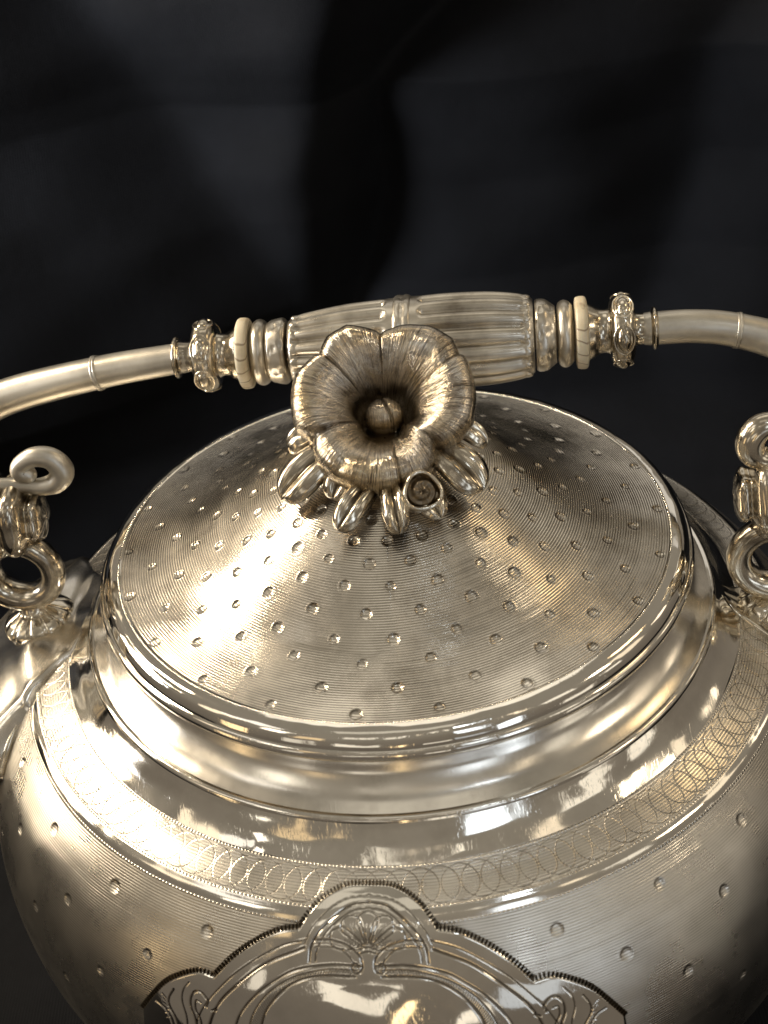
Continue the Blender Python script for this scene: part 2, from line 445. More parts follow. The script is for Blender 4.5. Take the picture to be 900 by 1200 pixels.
# ================================================================== BACKDROP
def build_cloth():
    def q(p, a, b): return p
    nx, nz = 420, 420
    X = np.linspace(-46, 46, nx)
    # path: across the table, then hanging behind the kettle
    s = np.linspace(26, 80.8, nz)
    Yp = np.interp(s, [0, 60, 64, 80.8], [-42, 18, 20.6, 22.0])
    Zp = np.interp(s, [0, 60, 64, 80.8], [-12.6, -12.6, -10.2, 6.9])
    k = np.ones(9)/9
    Yp = np.convolve(np.pad(Yp, 4, 'edge'), k, 'valid'); Zp = np.convolve(np.pad(Zp, 4, 'edge'), k, 'valid')
    XX, ZZ = np.meshgrid(X, Zp)
    YY = np.repeat(Yp[:, None], nx, 1)
    w = np.clip((ZZ+11.5)/4, 0, 1)
    def sm(a): return 0.5*(1+np.tanh(a))
    v1 = -7.3+(5-ZZ)*0.497                       # long valley falling from the upper left
    c1 = np.maximum(np.interp(ZZ, [-6, -1, 3, 8], [-1.7, -1.4, -.5, 1.2]), v1+.3)
    v2 = np.interp(ZZ, [-8, -5, -2.5, -1.25, 0.2, 1.16, 2.0, 3.6, 9], [-.6, .33, 1.2, 1.2, 1.1, 1.15, 2.1, 4.5, 12])
    dx = np.clip(XX-v2, 0, None)
    sl = -0.50+0.98*sm((XX-v1)/0.6)-1.75*sm((XX-c1)/0.7)+(1.27+1.0*np.exp(-dx/1.1)+0.25*np.exp(-dx/4))*sm((XX-v2)/0.25)
    sl -= 0.42*sm((dx-6.0)/1.6)*(XX > v2)
    sl += 0.95*sm((XX-v2-10.3)/0.6)-0.7*sm((XX-v2-13.5)/0.8)+0.25*np.sin(XX*.35)*(np.abs(XX) > 20)
    sl += 0.5*sm((-19-XX)/1.5)
    h = np.cumsum(sl, 1)*(X[1]-X[0]); h -= h[:, np.abs(X) < 14].mean(1, keepdims=True); h *= 0.9
    h += 0.05*np.sin(XX*1.3+ZZ*0.7)+0.04*np.sin(XX*0.8-ZZ*1.9+2)
    YY = YY-h*w
    ZZ = ZZ+(1-w)*(0.35*np.sin(XX*0.22+YY*0.3)+0.2*np.sin(XX*0.5-YY*0.41))
    V = np.stack([XX, YY, ZZ], -1).reshape(-1, 3)
    o = link_mesh('backdrop_cloth', V, grid_faces(nz, nx), M_CLOTH)
    o['kind'] = 'structure'
    return o
build_cloth()

# ================================================================== KETTLE BODY
AX = -8.2          # the kettle is turned a little: azimuth of the right ear
KET = empty('kettle', 'engraved silver kettle with a tall fluted bail handle, standing on black cloth', 'kettle', (0, 0, 0))

neck_p = [(4.9, -0.02), (5.12, -0.08), (5.24, -0.30), (5.34, -0.52), (5.56, -0.74), (5.82, -0.87)]
ridge_p = [(5.82, -0.868), (5.88, -0.872), (5.925, -0.90), (5.945, -0.95)]
shoul_p = [(5.945, -0.95), (6.02, -1.05), (6.18, -1.24), (6.39, -1.42)]
band_p = [(6.39, -1.42), (6.62, -1.53), (6.86, -1.61), (7.09, -1.67)]
edge_p = [(7.09, -1.67), (7.18, -1.73), (7.27, -1.83)]
belly_p = [(7.27, -1.83), (7.64, -2.26), (7.97, -2.75), (8.30, -3.60), (8.50, -4.70), (8.42, -6.0), (8.0, -7.3)]
under_p = [(8.0, -7.3), (7.0, -8.6), (5.6, -9.7), (4.4, -10.3), (4.0, -10.8), (4.3, -11.3), (5.1, -11.9), (5.3, -12.4), (5.2, -12.6), (0.1, -12.6)]

TH = theta_grid(900, 150)
lathe_z('neck', catmull(neck_p, 0.03), TH, M_NECK, KET, lambda t, a, r, z: wob(t, a, 0.004))
lathe_z('neck_ridge', catmull(ridge_p, 0.012), TH, M_POL, KET, lambda t, a, r, z: wob(t, a, 0.003))
lathe_z('shoulder', catmull(shoul_p, 0.02), TH, M_POL, KET, lambda t, a, r, z: wob(t, a, 0.009, 2)+0.004*np.sin(t*31+a*6)*np.sin(t*17-a*9))
Bp = catmull(band_p, 0.025)
Lb = float(np.hypot(*np.diff(Bp, axis=0).T).sum())
M_BAND = silver('guilloche_band_silver', rough=0.25, grooves=0.55, period=0.05, aniso=0.3, wave=0.0002,
                guilloche=(134, 0.316, Lb/2, 0.30), milled=(0.03, Lb-0.03))
lathe_z('guilloche_band', Bp, TH, M_BAND, KET, None)
M_EDGE = silver('polished_edge_silver', rough=0.09, wave=0.0005, wscale=70, tarnish=0.15, milled=(0.225,))
lathe_z('shoulder_step', catmull(edge_p, 0.012), TH, M_EDGE, KET, lambda t, a, r, z: wob(t, a, 0.003))

# belly profile in arc length, used by dents, cartouche and mounts
BP = np.vstack([catmull([(5.93, -.93), (6.1, -1.12), (6.39, -1.42)], 0.02), Bp[1:], catmull(edge_p, 0.02)[1:], catmull(belly_p, 0.02)[1:], catmull(under_p[:4], 0.02)[1:]])
BA = np.r_[0, np.cumsum(np.hypot(*np.diff(BP, axis=0).T))]
def body_at(az, a, off=0.0):
    """az radians, a arc length (cm) -> point on body + off along the normal (arrays)"""
    r = np.interp(a, BA, BP[:, 0]); z = np.interp(a, BA, BP[:, 1])
    r2 = np.interp(a+0.25, BA, BP[:, 0]); z2 = np.interp(a+0.25, BA, BP[:, 1])
    r1 = np.interp(a-0.25, BA, BP[:, 0]); z1 = np.interp(a-0.25, BA, BP[:, 1])
    tr, tz = r2-r1, z2-z1; l = np.hypot(tr, tz)+1e-9
    nr, nz = -tz/l, tr/l
    rr = r+nr*off; zz = z+nz*off
    return np.stack([rr*np.cos(az), rr*np.sin(az), zz*np.ones_like(np.asarray(az)*1.0)], -1)
def arc_of_z(z): return float(np.interp(-z, -BP[:, 1], BA))

Pb = catmull(belly_p, 0.03)
Lbel = np.r_[0, np.cumsum(np.hypot(*np.diff(Pb, axis=0).T))]
dents = []
for row, z0 in enumerate((-2.2, -2.83, -3.64, -4.5, -5.4, -6.3)):
    a0 = float(np.interp(-z0, -Pb[:, 1], Lbel)); r0 = float(np.interp(-z0, -Pb[:, 1], Pb[:, 0]))
    for k in range(25):
        ang = -98.5+8.5+(7.2 if row % 2 else 0)+k*14.4
        dents.append((R_(ang+random.uniform(-.35, .35)), a0+random.uniform(-.03, .03), r0))
df = dent_field(dents, 0.105, 0.034)
TB = theta_grid(1150, 110)
def belly_disp(t, a, r, z):
    d, g = df(t, a, r, z)
    return d+wob(t, a, 0.004), g
lathe_z('belly', Pb, TB, M_BELLY, KET, belly_disp)
lathe_z('foot', catmull(under_p, 0.12), theta_grid(160, 60), M_NECK, KET)

# ------------------------------------------------------------------ cartouche on the front
AZC = -98.2
top_half = [(0, 0.965), (.34, .985), (.60, 1.10), (.83, 1.29), (.99, 1.52), (1.10, 1.72)]
top_mid = [(1.10, 1.72), (1.45, 1.82), (1.83, 2.07), (2.16, 2.40), (2.42, 2.77)]
top_lobe = [(2.42, 2.77), (2.70, 2.78), (3.02, 2.98), (3.26, 3.22), (3.48, 3.58), (3.68, 3.95)]
outl = np.vstack([catmull(top_half, 0.02), catmull(top_mid, 0.02)[1:], catmull(top_lobe, 0.02)[1:]])
YC = 5.6
X2A = 1/0.1309
lines = []       # (pts, width, depth)
def ln(pts, w=0.022, d=0.03, sym=True):
    P = catmull(pts, 0.03) if len(pts) > 2 else np.array(pts, float)
    w *= 0.62; d *= 0.5
    lines.append((P, w, d))
    if sym: lines.append((P*np.array([-1, 1]), w, d))
ln([(.97, 1.88), (1.41, 2.06), (1.92, 2.46), (2.29, 2.9), (2.62, 3.5), (2.8, 4.3)], .018, .02)
ln([(1.0, 2.02), (1.54, 2.31), (1.98, 2.74), (2.32, 3.22), (2.5, 3.8), (2.6, 4.4)], .03, .04)
ln([(.12, 2.24), (.6, 2.24), (1.10, 2.37), (1.40, 2.57), (1.70, 2.86), (1.98, 3.33), (2.1, 3.9)], .026, .036)
ln([(.18, 2.30), (.62, 2.31), (1.10, 2.47), (1.42, 2.70), (1.62, 2.95), (1.78, 3.30), (1.86, 3.8)], .018, .024)
ln([(.20, 2.40), (.60, 2.41), (.98, 2.50), (1.27, 2.70), (1.47, 2.96), (1.60, 3.26), (1.68, 3.8)], .026, .036)
ropeA = catmull([(.18, 2.30), (.62, 2.31), (1.10, 2.47), (1.42, 2.70), (1.62, 2.95), (1.78, 3.30), (1.86, 3.8)], n=60)
ropeB = catmull([(.20, 2.40), (.60, 2.41), (.98, 2.50), (1.27, 2.70), (1.47, 2.96), (1.60, 3.26), (1.68, 3.8)], n=60)
for i in range(1, 57):
    ln([tuple(ropeA[i]), tuple(ropeB[min(i+2, 59)])], .011, .016)
ln([(0, 1.27), (.30, 1.33), (.56, 1.52), (.78, 1.76), (.90, 2.0), (.92, 2.22)], .028, .042)
ln([(0, 1.36), (.26, 1.41), (.50, 1.58), (.69, 1.80), (.80, 2.02), (.82, 2.20)], .016, .022)
ln([(0, 1.15), (.36, 1.22), (.66, 1.42), (.90, 1.72), (1.0, 1.95)], .012, .014)
ln([(.86, 1.88), (.60, 1.86), (.34, 1.92), (.15, 2.06), (.09, 2.2), (.13, 2.33), (.22, 2.34), (.26, 2.25), (.19, 2.20), (.15, 2.26)], .024, .036)
ln([(.84, 1.98), (.60, 1.96), (.40, 2.01), (.27, 2.12), (.22, 2.2)], .016, .022)
ln([(-.13, 1.98), (0, 1.94), (.13, 1.98)], .02, .03, False)
ln([(-.12, 2.04), (0, 2.01), (.12, 2.04)], .02, .03, False)
for a in (-70, -35, 0, 35, 70):                      # shell lobes with hair strokes
    ca, sa = math.cos(R_(a)), math.sin(R_(a))
    L = 0.52
    def T(x, y): return (x*ca+y*sa*1.15, 1.96-(y*ca-x*sa))
    ln([T(-.035, .06), T(-.13, .28), T(-.17, .42), T(-.09, L), T(0, L+.03), T(.09, L), T(.17, .42), T(.13, .28), T(.035, .06)], .014, .022, False)
    for k in (-2, -1, 0, 1, 2):
        ln([T(k*.012, .08), T(k*.035, .24+.05*(2-abs(k)))], .009, .012, False)
ln([(2.52, 3.34), (2.50, 3.22), (2.60, 3.12), (2.72, 3.14), (2.79, 3.28), (2.78, 3.46), (2.70, 3.66), (2.68, 3.95)], .024, .035)
ln([(2.62, 3.30), (2.70, 3.30), (2.70, 3.46), (2.62, 3.62), (2.58, 3.9)], .02, .028)
ln([(2.84, 3.02), (2.93, 3.20), (2.94, 3.40), (2.86, 3.66), (2.84, 3.9)], .016, .024)
ln([(3.10, 3.26), (3.18, 3.46), (3.16, 3.62), (3.04, 3.81), (2.98, 4.1)], .022, .032)
ln([(3.40, 3.62), (3.24, 3.68), (3.12, 3.86), (3.08, 4.1)], .016, .024)
for k in range(6):
    ln([(3.2-.015*k, 3.5+.06*k), (3.3-.02*k, 3.42+.085*k)], .008, .012)
ln([(2.42, 3.38), (2.36, 3.34)], .03, .03)

SR = np.mean([np.interp(BA+d_, BA, BP[:, 0]) for d_ in np.linspace(-.42, .42, 13)], 0)
SZ = np.mean([np.interp(BA+d_, BA, BP[:, 1]) for d_ in np.linspace(-.42, .42, 13)], 0)
def cart_base(az, a, off=0.0):
    r = np.interp(a, BA, SR); z = np.interp(a, BA, SZ)
    tr = np.interp(a+.2, BA, SR)-np.interp(a-.2, BA, SR); tz = np.interp(a+.2, BA, SZ)-np.interp(a-.2, BA, SZ)
    l = np.hypot(tr, tz)
    o_ = off+0.022+0.05*np.exp(-((a-1.6)/.42)**2)
    rr = r-tz/l*o_; zz = z+tr/l*o_
    return np.stack([rr*np.cos(az), rr*np.sin(az), zz*np.ones_like(np.asarray(az)*1.0)], -1)
def cart_mesh():
    ncol = 640
    xs = np.linspace(-3.68, 3.68, ncol)
    top = np.interp(np.abs(xs), outl[:, 0], outl[:, 1])
    bot = 2*YC-top
    t1 = np.linspace(0, 1, 210); t2 = np.linspace(0, 1, 30)[1:]
    mid = 4.5
    A = top[None]+(mid-top[None])*t1[:, None]
    B = mid+(bot[None]-mid)*t2[:, None]
    Y = np.vstack([A, B]); Xg = np.repeat(xs[None], Y.shape[0], 0)
    D = np.zeros_like(Y); G = np.zeros_like(Y)
    for P, w, d in lines:
        lo = P.min(0)-.09; hi = P.max(0)+.09
        m = (Xg > lo[0]) & (Xg < hi[0]) & (Y > lo[1]) & (Y < hi[1])
        if not m.any(): continue
        px_, py_ = Xg[m], Y[m]
        best = np.full(px_.shape, 9.0)
        for a, b in zip(P[:-1], P[1:]):
            e = b-a; tt = np.clip(((px_-a[0])*e[0]+(py_-a[1])*e[1])/(e@e+1e-12), 0, 1)
            best = np.minimum(best, np.hypot(px_-a[0]-tt*e[0], py_-a[1]-tt*e[1]))
        g = -d*np.exp(-(best/w)**2)
        D[m] += g
        G[m] = np.maximum(G[m], min(1, d/.008)*np.exp(-(best/(w*1.05))**2))
    # rim of the plate falls to the belly
    edge = np.clip((Y-top[None])/0.05, 0, 1)*np.clip((3.68-np.abs(Xg))/0.05, 0, 1)
    # relief: domed panels between the lines
    rr = np.hypot(Xg/1.55, (Y-3.95)/1.42)
    D += 0.05*np.clip(1-rr, 0, 1)
    D += 0.004*np.sin(Xg*5+1)*np.sin(Y*4.3)
    off = -0.01+0.03*np.sqrt(edge)+D
    az = R_(AZC)+np.radians(Xg*X2A)
    V = cart_base(az, Y, off)
    uv = np.stack([Xg.ravel(), Y.ravel()], 1)
    return V.reshape(-1, 3), grid_faces(Y.shape[0], ncol)[:, ::-1], uv, G
v, f, uv, G = cart_mesh()
M_CART = silver('polished_cartouche_silver', rough=0.06, wave=0.0005, wscale=70, tarnish=0.12, rough_var=0.05)
cart = link_mesh('cartouche', v, f, M_CART, KET, True, uv, G)
# milled border: little wedges following the outline
b = MB()
L = np.r_[0, np.cumsum(np.linalg.norm(np.diff(outl, axis=0), axis=1))]
for sgn in (1, -1):
    for half in (0, 1):
        for s in np.arange(0, L[-1], 0.062):
            x = np.interp(s, L, outl[:, 0]); y = np.interp(s, L, outl[:, 1])
            x2 = np.interp(s+.05, L, outl[:, 0]); y2 = np.interp(s+.05, L, outl[:, 1])
            t = np.array([x2-x, y2-y]); t /= np.linalg.norm(t)+1e-9; nn = np.array([t[1], -t[0]])
            c = np.array([x, y])+nn*0.02
            hw = 0.020; hl = 0.045
            pts = []
            for (i, j, o_) in ((-1, -1, .0), (1, -1, .0), (1, 1, .0), (-1, 1, .0), (-.3, -.8, .045), (.3, -.8, .045), (.3, .8, .045), (-.3, .8, .045)):
                q = c+t*hw*i+nn*hl*j
                yy = q[1] if not half else 2*YC-q[1]
                pts.append(cart_base(R_(AZC)+math.radians(sgn*q[0]*X2A), yy, o_-0.005))
            b.add(np.array(pts), np.array([(0, 1, 5, 4), (1, 2, 6, 5), (2, 3, 7, 6), (3, 0, 4, 7), (4, 5, 6, 7)]))
M_MILL = silver('milled_border_silver', rough=0.25, base=(0.13, 0.105, 0.075, 1), tarnish=0.5)
o = b.build('milled_border', M_MILL, cart, smooth=False); o['kind'] = 'stuff'

# ------------------------------------------------------------------ ear mounts (cast leaf plates) with ring and rosette
def mount(az_c, flip):
    """bulging cast leaf plate; local a (deg around) and b (arc down)"""
    nb, na = 150, 110
    b0, b1 = 0.25, 7.4
    B_ = np.linspace(b0, b1, nb)
    t = (B_-b0)/(b1-b0)
    hw = np.interp(t, [0, .05, .14, .24, .33, .335, .45, .60, .75, .9, 1.0], [0.5, 1.15, 1.75, 2.10, 2.30, 2.30, 2.15, 1.75, 1.3, .8, .1])
    hw = hw*np.interp(t, [0, .1, .22, .4, 1], [1.1, 1.1, 1.25, 1.45, 1.3] if flip else [.3, .45, .72, .95, 1])
    hw = hw*(1-0.055*np.abs(np.sin(t*np.pi*5.2))**0.5*1.3)
    sgrid = np.linspace(-1, 1, na)
    X = hw[:, None]*sgrid[None]
    bulge = 0.95*np.interp(t, [0, .1, .2, .3, .42, .6, 1], [-.05, .10, .28, .62, .95, .8, .1])[:, None]*np.sqrt(np.clip(1-np.abs(sgrid[None])**2.2, 0, 1))**0.9
    rim = 0.07*np.clip((t-.12)*8, 0, 1)[:, None]*np.exp(-((np.abs(sgrid[None])-0.93)/0.05)**2)
    vein = -0.05*np.clip((t-.28)*8, 0, 1)[:, None]*np.exp(-(((np.abs(sgrid[None])-0.45-0.25*np.sin(t*9)[:, None]*0.4))/0.06)**2)
    plate = (0.11 if flip else .04)*np.clip(t*12, 0, 1)[:, None]*np.clip(1-np.abs(sgrid[None])**14, 0, 1)**.5
    lobe = 0.05*np.clip(t*5, 0, 1)[:, None]*np.cos(sgrid[None]*7.5)*np.cos(t*16)[:, None]
    off = bulge+plate+lobe+rim+vein+0.012*np.sin(sgrid[None]*6+t[:, None]*7)-0.03
    az = R_(az_c)+X/np.interp(B_, BA, BP[:, 0])[:, None]
    V = body_at(az, np.repeat(B_[:, None], na, 1), off)
    return V.reshape(-1, 3), grid_faces(nb, na)[:, ::-1], hw, B_
ring_mesh = None
for side in (0, 1):
    az = AX if side == 0 else AX+180
    v, f, hw, B_ = mount(az, side)
    mt = link_mesh('leaf_mount', v, f, M_CAST if side == 0 else M_NECK, KET)
    # rolled border and seed scales along both edges
    for sg in (-1, 1):
        azs = R_(az)+sg*hw*0.985/np.interp(B_, BA, BP[:, 0])
        pts = body_at(azs, B_, 0.05)
        vv, ff, uu = tube(pts[36:-2:4], [.01, .04]+[.07]*(len(pts[36:-2:4])-4)+[.05, .02], 12, step=0.08)
        link_mesh('rolled_border', vv, ff, M_CAST, mt, True, uu)
        bb = MB()
        for k in range(10):
            bi = 62+k*8
            if bi >= len(B_): break
            az_k = R_(az)+sg*(hw[bi]-0.22)/np.interp(B_[bi], BA, BP[:, 0])
            c = body_at(az_k, B_[bi], 0.48-0.02*k)
            c2 = body_at(az_k, B_[bi]+.2, 0.50-0.02*k)
            vv, ff = ellipsoid(c, c2-c, (0.24, 0.13, 0.20), up_=c*np.array([1, 1, 0]), n=14, m=10)
            link_mesh('seed_scale', vv, ff, M_CAST, mt)
    # rosette under the ring
    d = np.array([math.cos(R_(az)), math.sin(R_(az)), 0])
    c = d*7.2+np.array([-.02, -.07, -1.62])
    if side == 0: c = d*7.1+np.array([0, 0, -1.62])
    prof = [(0, .02), (0, .62), (.08, .72), (.2, .70), (.32, .58), (.40, .42), (.46, .30), (.62, .24), (.72, .2), (.74, .01)]
    v, f, uv = revolve(prof, c, (d[0]*.12, d[1]*.12, 1), 96, mod=lambda x, t: -0.07*np.clip(1-np.abs(np.sin(t*6))*4, 0, 1)*(x < .45)*(x > .01), step=0.03)
    ros = link_mesh('rosette', v, f, M_CAST, KET, True, uv)
    # the ring standing on it
    rc = (np.array([-7.28, .98, -.26]) if side else np.array([6.92, -1.08, -.30]))
    tt = np.linspace(0, 2*np.pi, 49)
    pth = [rc+0.69*(np.cos(a)*d+np.sin(a)*np.array([0, 0, 1.0])) for a in tt]
    V = []
    nrm_ = np.cross(d, [0, 0, 1])
    ph = np.linspace(0, 2*np.pi, 24, endpoint=False)
    for a in tt[:-1]:
        e = np.cos(a)*d+np.sin(a)*np.array([0, 0, 1.0])
        rr = 0.255*(1+0.10*math.cos(a+0.6))
        V.append([rc+e*(0.66+rr*math.cos(p))+nrm_*rr*1.15*math.sin(p) for p in ph])
    V = np.array(V)
    V = np.concatenate([V, V[:1]], 0)
    link_mesh('ear_ring', V.reshape(-1, 3), grid_faces(len(V), 24, True), M_POL if 0 else M_CAST, KET)

# spout rising from the left mount and leaving the frame
sp = [(-7.6, 1.05, -4.2), (-9.2, 1.3, -4.0), (-10.8, 1.55, -3.0), (-12.0, 1.7, -1.2), (-13.0, 1.85, .6), (-14.2, 2.0, 1.6)]
v, f, uv = tube(sp, [1.9, 1.5, 1.15, .9, .75, .8], 40, step=0.2)
link_mesh('spout', v, f, M_NECK, KET, True, uv)

# ------------------------------------------------------------------ bail handle
LF = np.array([-3.20, 3.45, 2.63]); RF = np.array([4.75, 2.50, 2.72])
HO = (LF+RF)/2; HX = (RF-LF)/np.linalg.norm(RF-LF)
HLEN = np.linalg.norm(RF-LF)
k = HLEN/482.0                                    # cm per unit used below
hu = np.array([0, -.55, .84])

lp = [HO-HX*4.45, (-5.48, 3.70, 2.38), (-7.59, 3.90, 1.91), (-8.9, 3.6, 1.35), (-9.6, 2.8, 1.0), (-9.2, 1.8, .95), (-8.3, 1.15, 1.02), (-7.6, 1.0, 1.02)]
rp = [HO+HX*4.55, HO+HX*5.4+np.array([0, 0, -.01]), (6.92, 2.22, 2.60), (7.9, 1.9, 2.3), (8.9, 1.2, 1.8), (9.2, .2, 1.35), (8.6, -.7, 1.12), (7.6, -1.05, 1.08)]
lv, lf, luv = tube(lp, [.30, .33, .37, .40, .38, .34, .3, .28], 32, step=0.08)
HAND = link_mesh('bail_handle', lv, lf, M_TUBE, KET, True, luv)
rv, rf, ruv = tube(rp, [.32, .32, .33, .36, .38, .36, .3, .28], 32, step=0.08)
link_mesh('handle_tube', rv, rf, M_TUBE, HAND, True, ruv)
v, f, uv = tube([HO-HX*4.5, HO, HO+HX*4.5], 0.26, 20, step=.3)
link_mesh('handle_core', v, f, M_DARK, HAND, True, uv)
# seams round the tubes
def seam(c, ax, r):
    v, f, uv = revolve([(-.05, r-.05), (-.04, r+.006), (-.012, r+.010), (0, r-.012), (.012, r+.016), (.05, r+.012), (.06, r-.05)], c, ax, 40, step=None)
    link_mesh('tube_seam', v, f, M_TUBE, HAND, True, uv)
seam((-5.48, 3.70, 2.38), (-2.1, .2, -.36), .345)
seam((6.92, 2.22, 2.60), (1.5, -.22, -.22), .335)

# fluted grip
def grip_mod(x, t):
    t = t+x*0
    e = np.clip((2.28-np.abs(x))/.16, 0, 1)*np.clip((np.abs(x+.12)-.30)/.10, 0, 1)
    fl = np.abs(np.cos(t*7))
    return e*(0.12*(fl**0.7)-0.112)
gp = [(-2.36, .30), (-2.36, .58), (-2.26, .65), (-1.9, .73), (-1.2, .83), (-.42, .88), (-.30, .89), (-.12, .90), (.06, .90), (.2, .90), (.8, .92), (1.5, .90), (2.0, .84), (2.24, .78), (2.36, .70), (2.36, .30)]
GP = catmull(gp[1:-1], 0.025); GP = np.vstack([[gp[0]], GP, [gp[-1]]])
v, f, uv = revolve([tuple(p) for p in GP], HO, HX, 240, mod=grip_mod, upish=hu, step=None)
GRIP = link_mesh('fluted_grip', v, f, M_GRIP, HAND, True, uv)
# centre collar with little leaves, beads at the flute ends
a_, u_, w_ = frame_from(HX, hu)
b = MB()
v, f, uv = revolve([(-.30, .78), (-.28, .90), (-.2, .93), (-.12, .91), (-.04, .93), (.04, .905), (.06, .80)], HO, HX, 60, step=0.02, upish=hu,
                   mod=lambda x, t: 0.02*np.cos(t*12)*np.exp(-((x+.12)/.12)**2)); b.add(v, f, uv)
b.build('grip_collar', M_GRIP, GRIP)
b = MB()
for end, rr in ((-2.2, .665), (2.20, .79)):
    for i in range(14):
        t = i*2*np.pi/14
        c = HO+HX*end+(np.cos(t)*u_+np.sin(t)*w_)*(rr-.03)
        v, f = ellipsoid(c, HX, (.12, .045, .12), up_=(np.cos(t)*u_+np.sin(t)*w_), n=12, m=8); b.add(v, f)
o = b.build('flute_end_scallops', M_GRIP, GRIP); o['kind'] = 'stuff'

def turned(name, prof, mat, mod=None, n=64, step=0.02):
    P = [(x*k, r*k) for x, r in prof]
    c = catmull(P, step)
    c = np.vstack([[c[0][0], .2], c, [c[-1][0], .2]])
    v, f, uv = revolve([tuple(p) for p in c], HO, HX, n, mod=mod, upish=hu, step=None)
    return link_mesh(name, v, f, mat, HAND, True, uv)
for sg in (-1, 1):
    q = lambda L: [(sg*x, r) for x, r in L] if sg > 0 else [(sg*x, r) for x, r in L][::-1]
    turned('leaf_collar', q([(144, 40), (148, 42), (156, 41), (163, 36), (167, 33)] if sg > 0 else [(146, 36), (150, 39), (158, 38), (165, 36), (169, 33)]), M_GRIP,
           mod=lambda x, t: -0.05*np.clip(1-np.abs(np.sin(t*4+x*3))*4, 0, 1)*(np.abs(x) < 2.72)*(np.abs(x) > 2.45))
    turned('collar_ring', q([(169, 31), (171, 36), (177, 39), (183, 37), (187, 32)]), M_GRIP)
    turned('ivory_ring', q([(189, 33), (190.5, 40), (193, 41.5), (197, 42), (201, 41.5), (203, 39), (204, 33)]), M_IVORY)
    turned('waisted_neck', q([(204, 33), (210, 30), (217, 26), (224, 25), (230, 28), (236, 33)]), M_CAST)
    turned('bead_flange', q([(228, 26), (230, 34), (234, 39.5), (239, 41.5), (243, 42), (247, 41.5), (252, 39.5), (256, 34), (258, 24)]), M_CAST)
    turned('thin_flange', q([(256, 20), (262, 18), (270, 18), (275, 19), (277, 23), (279.5, 25), (282, 23), (284, 18)]), M_CAST)
    for i in range(6):
        b = MB()
        t = i*2*np.pi/6+(.78 if sg > 0 else .3)
        e = np.cos(t)*u_+np.sin(t)*w_; tg = np.cross(HX, e)
        c = HO+HX*sg*243*k+e*36*k
        v, f = ellipsoid(c, tg, (.25, .15, .145), up_=e, n=24, m=16); b.add(v, f)
        th = np.linspace(0, 2*np.pi, 29)
        pr = [HO+HX*(sg*243*k+.19*math.sin(a))+(e*math.cos(.29*math.cos(a)/.69)+tg*math.sin(.29*math.cos(a)/.69))*(.695-.045*math.sin(a)**2) for a in th]
        v, f, uv = tube(pr, .02, 8, step=.04, caps=False); b.add(v, f, uv)
        b.build('oval_bead', M_CAST, HAND)

# terminals: turned knuckle and scroll at each end
for side, (o0, dx) in enumerate((((-8.1, 1.12, 1.05), 1), ((7.75, -1.12, 1.10), -1))):
    ax = np.array([dx*0.99, -dx*0.12, -0.04])
    prof = [(0, .02), (0.02, .45), (.2, .70), (.40, .82), (.60, .86), (.80, .80), (.88, .68), (.91, .68), (.98, .76), (1.12, .80), (1.26, .72), (1.34, .52), (1.37, .46), (1.41, .48), (1.48, .50), (1.56, .44), (1.62, .28), (1.65, .02)]
    v, f, uv = revolve(prof, o0, ax, 64, step=0.025, mod=lambda x, t: 0.035*np.cos(t*5+x*2))
    kn = link_mesh('terminal_knuckle', v, f, M_CAST, HAND, True, uv)
    if side == 0:
        P = [(-7.9, 1.05, 1.62), (-7.3, 1.0, 1.74), (-6.75, 1.0, 1.66), (-6.42, 1.0, 1.60), (-6.14, 1.0, 1.66), (-5.98, 1.0, 1.90), (-6.12, 1.0, 2.18), (-6.42, 1.0, 2.26), (-6.70, 1.0, 2.12), (-6.74, 1.0, 1.96), (-6.62, 1.0, 1.90)]
        v, f, uv = tube(P, [.12, .13, .14, .17, .21, .23, .21, .19, .17, .19, .17], 24, step=.04)
    else:
        P = [(7.9, -1.0, 1.62), (7.4, -1.0, 1.72), (7.0, -1.0, 1.80), (6.62, -1.0, 1.84), (6.38, -1.0, 2.0), (6.34, -1.0, 2.28), (6.52, -1.0, 2.50), (6.82, -1.0, 2.50), (6.98, -1.0, 2.34), (6.92, -1.0, 2.2)]
        v, f, uv = tube(P, [.12, .13, .16, .21, .25, .26, .24, .21, .18, .15], 24, step=.04)
    link_mesh('scroll', v, f, M_CAST if side else M_TUBE, kn, True, uv)

# ================================================================== LID
LID = empty('kettle_lid', 'domed silver lid, engine turned and pricked with dots, topped by a flower knob', 'lid', (0, 0, -0.1))
def lid_local(o):
    o.matrix_parent_inverse = Matrix.Translation(Vector((0, 0, 0.1*S)))
lid_p = [(0.5, 2.42), (0.9, 2.30), (1.2, 2.18), (1.6, 1.98), (2.03, 1.76), (2.4, 1.56), (2.8, 1.32), (3.2, 1.08), (3.6, 0.86), (4.0, 0.68), (4.5, 0.53), (5.07, 0.42)]
LP = catmull(lid_p, 0.021)
LA = np.r_[0, np.cumsum(np.hypot(*np.diff(LP, axis=0).T))]
dl = []
for row, r0 in enumerate((4.93, 4.45, 4.0, 3.6, 3.2, 2.8, 2.42, 2.06, 1.72)):
    a0 = float(np.interp(r0, LP[:, 0], LA))
    for kk in range(22):
        ang = -84.3+(8.18 if row % 2 else 0)+kk*16.36
        dl.append((R_(ang+random.uniform(-.5, .5)), a0+random.uniform(-.025, .025), r0))
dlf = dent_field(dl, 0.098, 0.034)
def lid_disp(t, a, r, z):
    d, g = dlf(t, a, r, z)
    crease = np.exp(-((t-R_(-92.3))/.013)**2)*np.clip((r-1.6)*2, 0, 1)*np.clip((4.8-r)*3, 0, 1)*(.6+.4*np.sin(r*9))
    return d-0.006*crease+wob(t, a, 0.006)+0.012*np.sin(t*5+.6)*np.exp(-((r-2.6)/1.1)**2), g
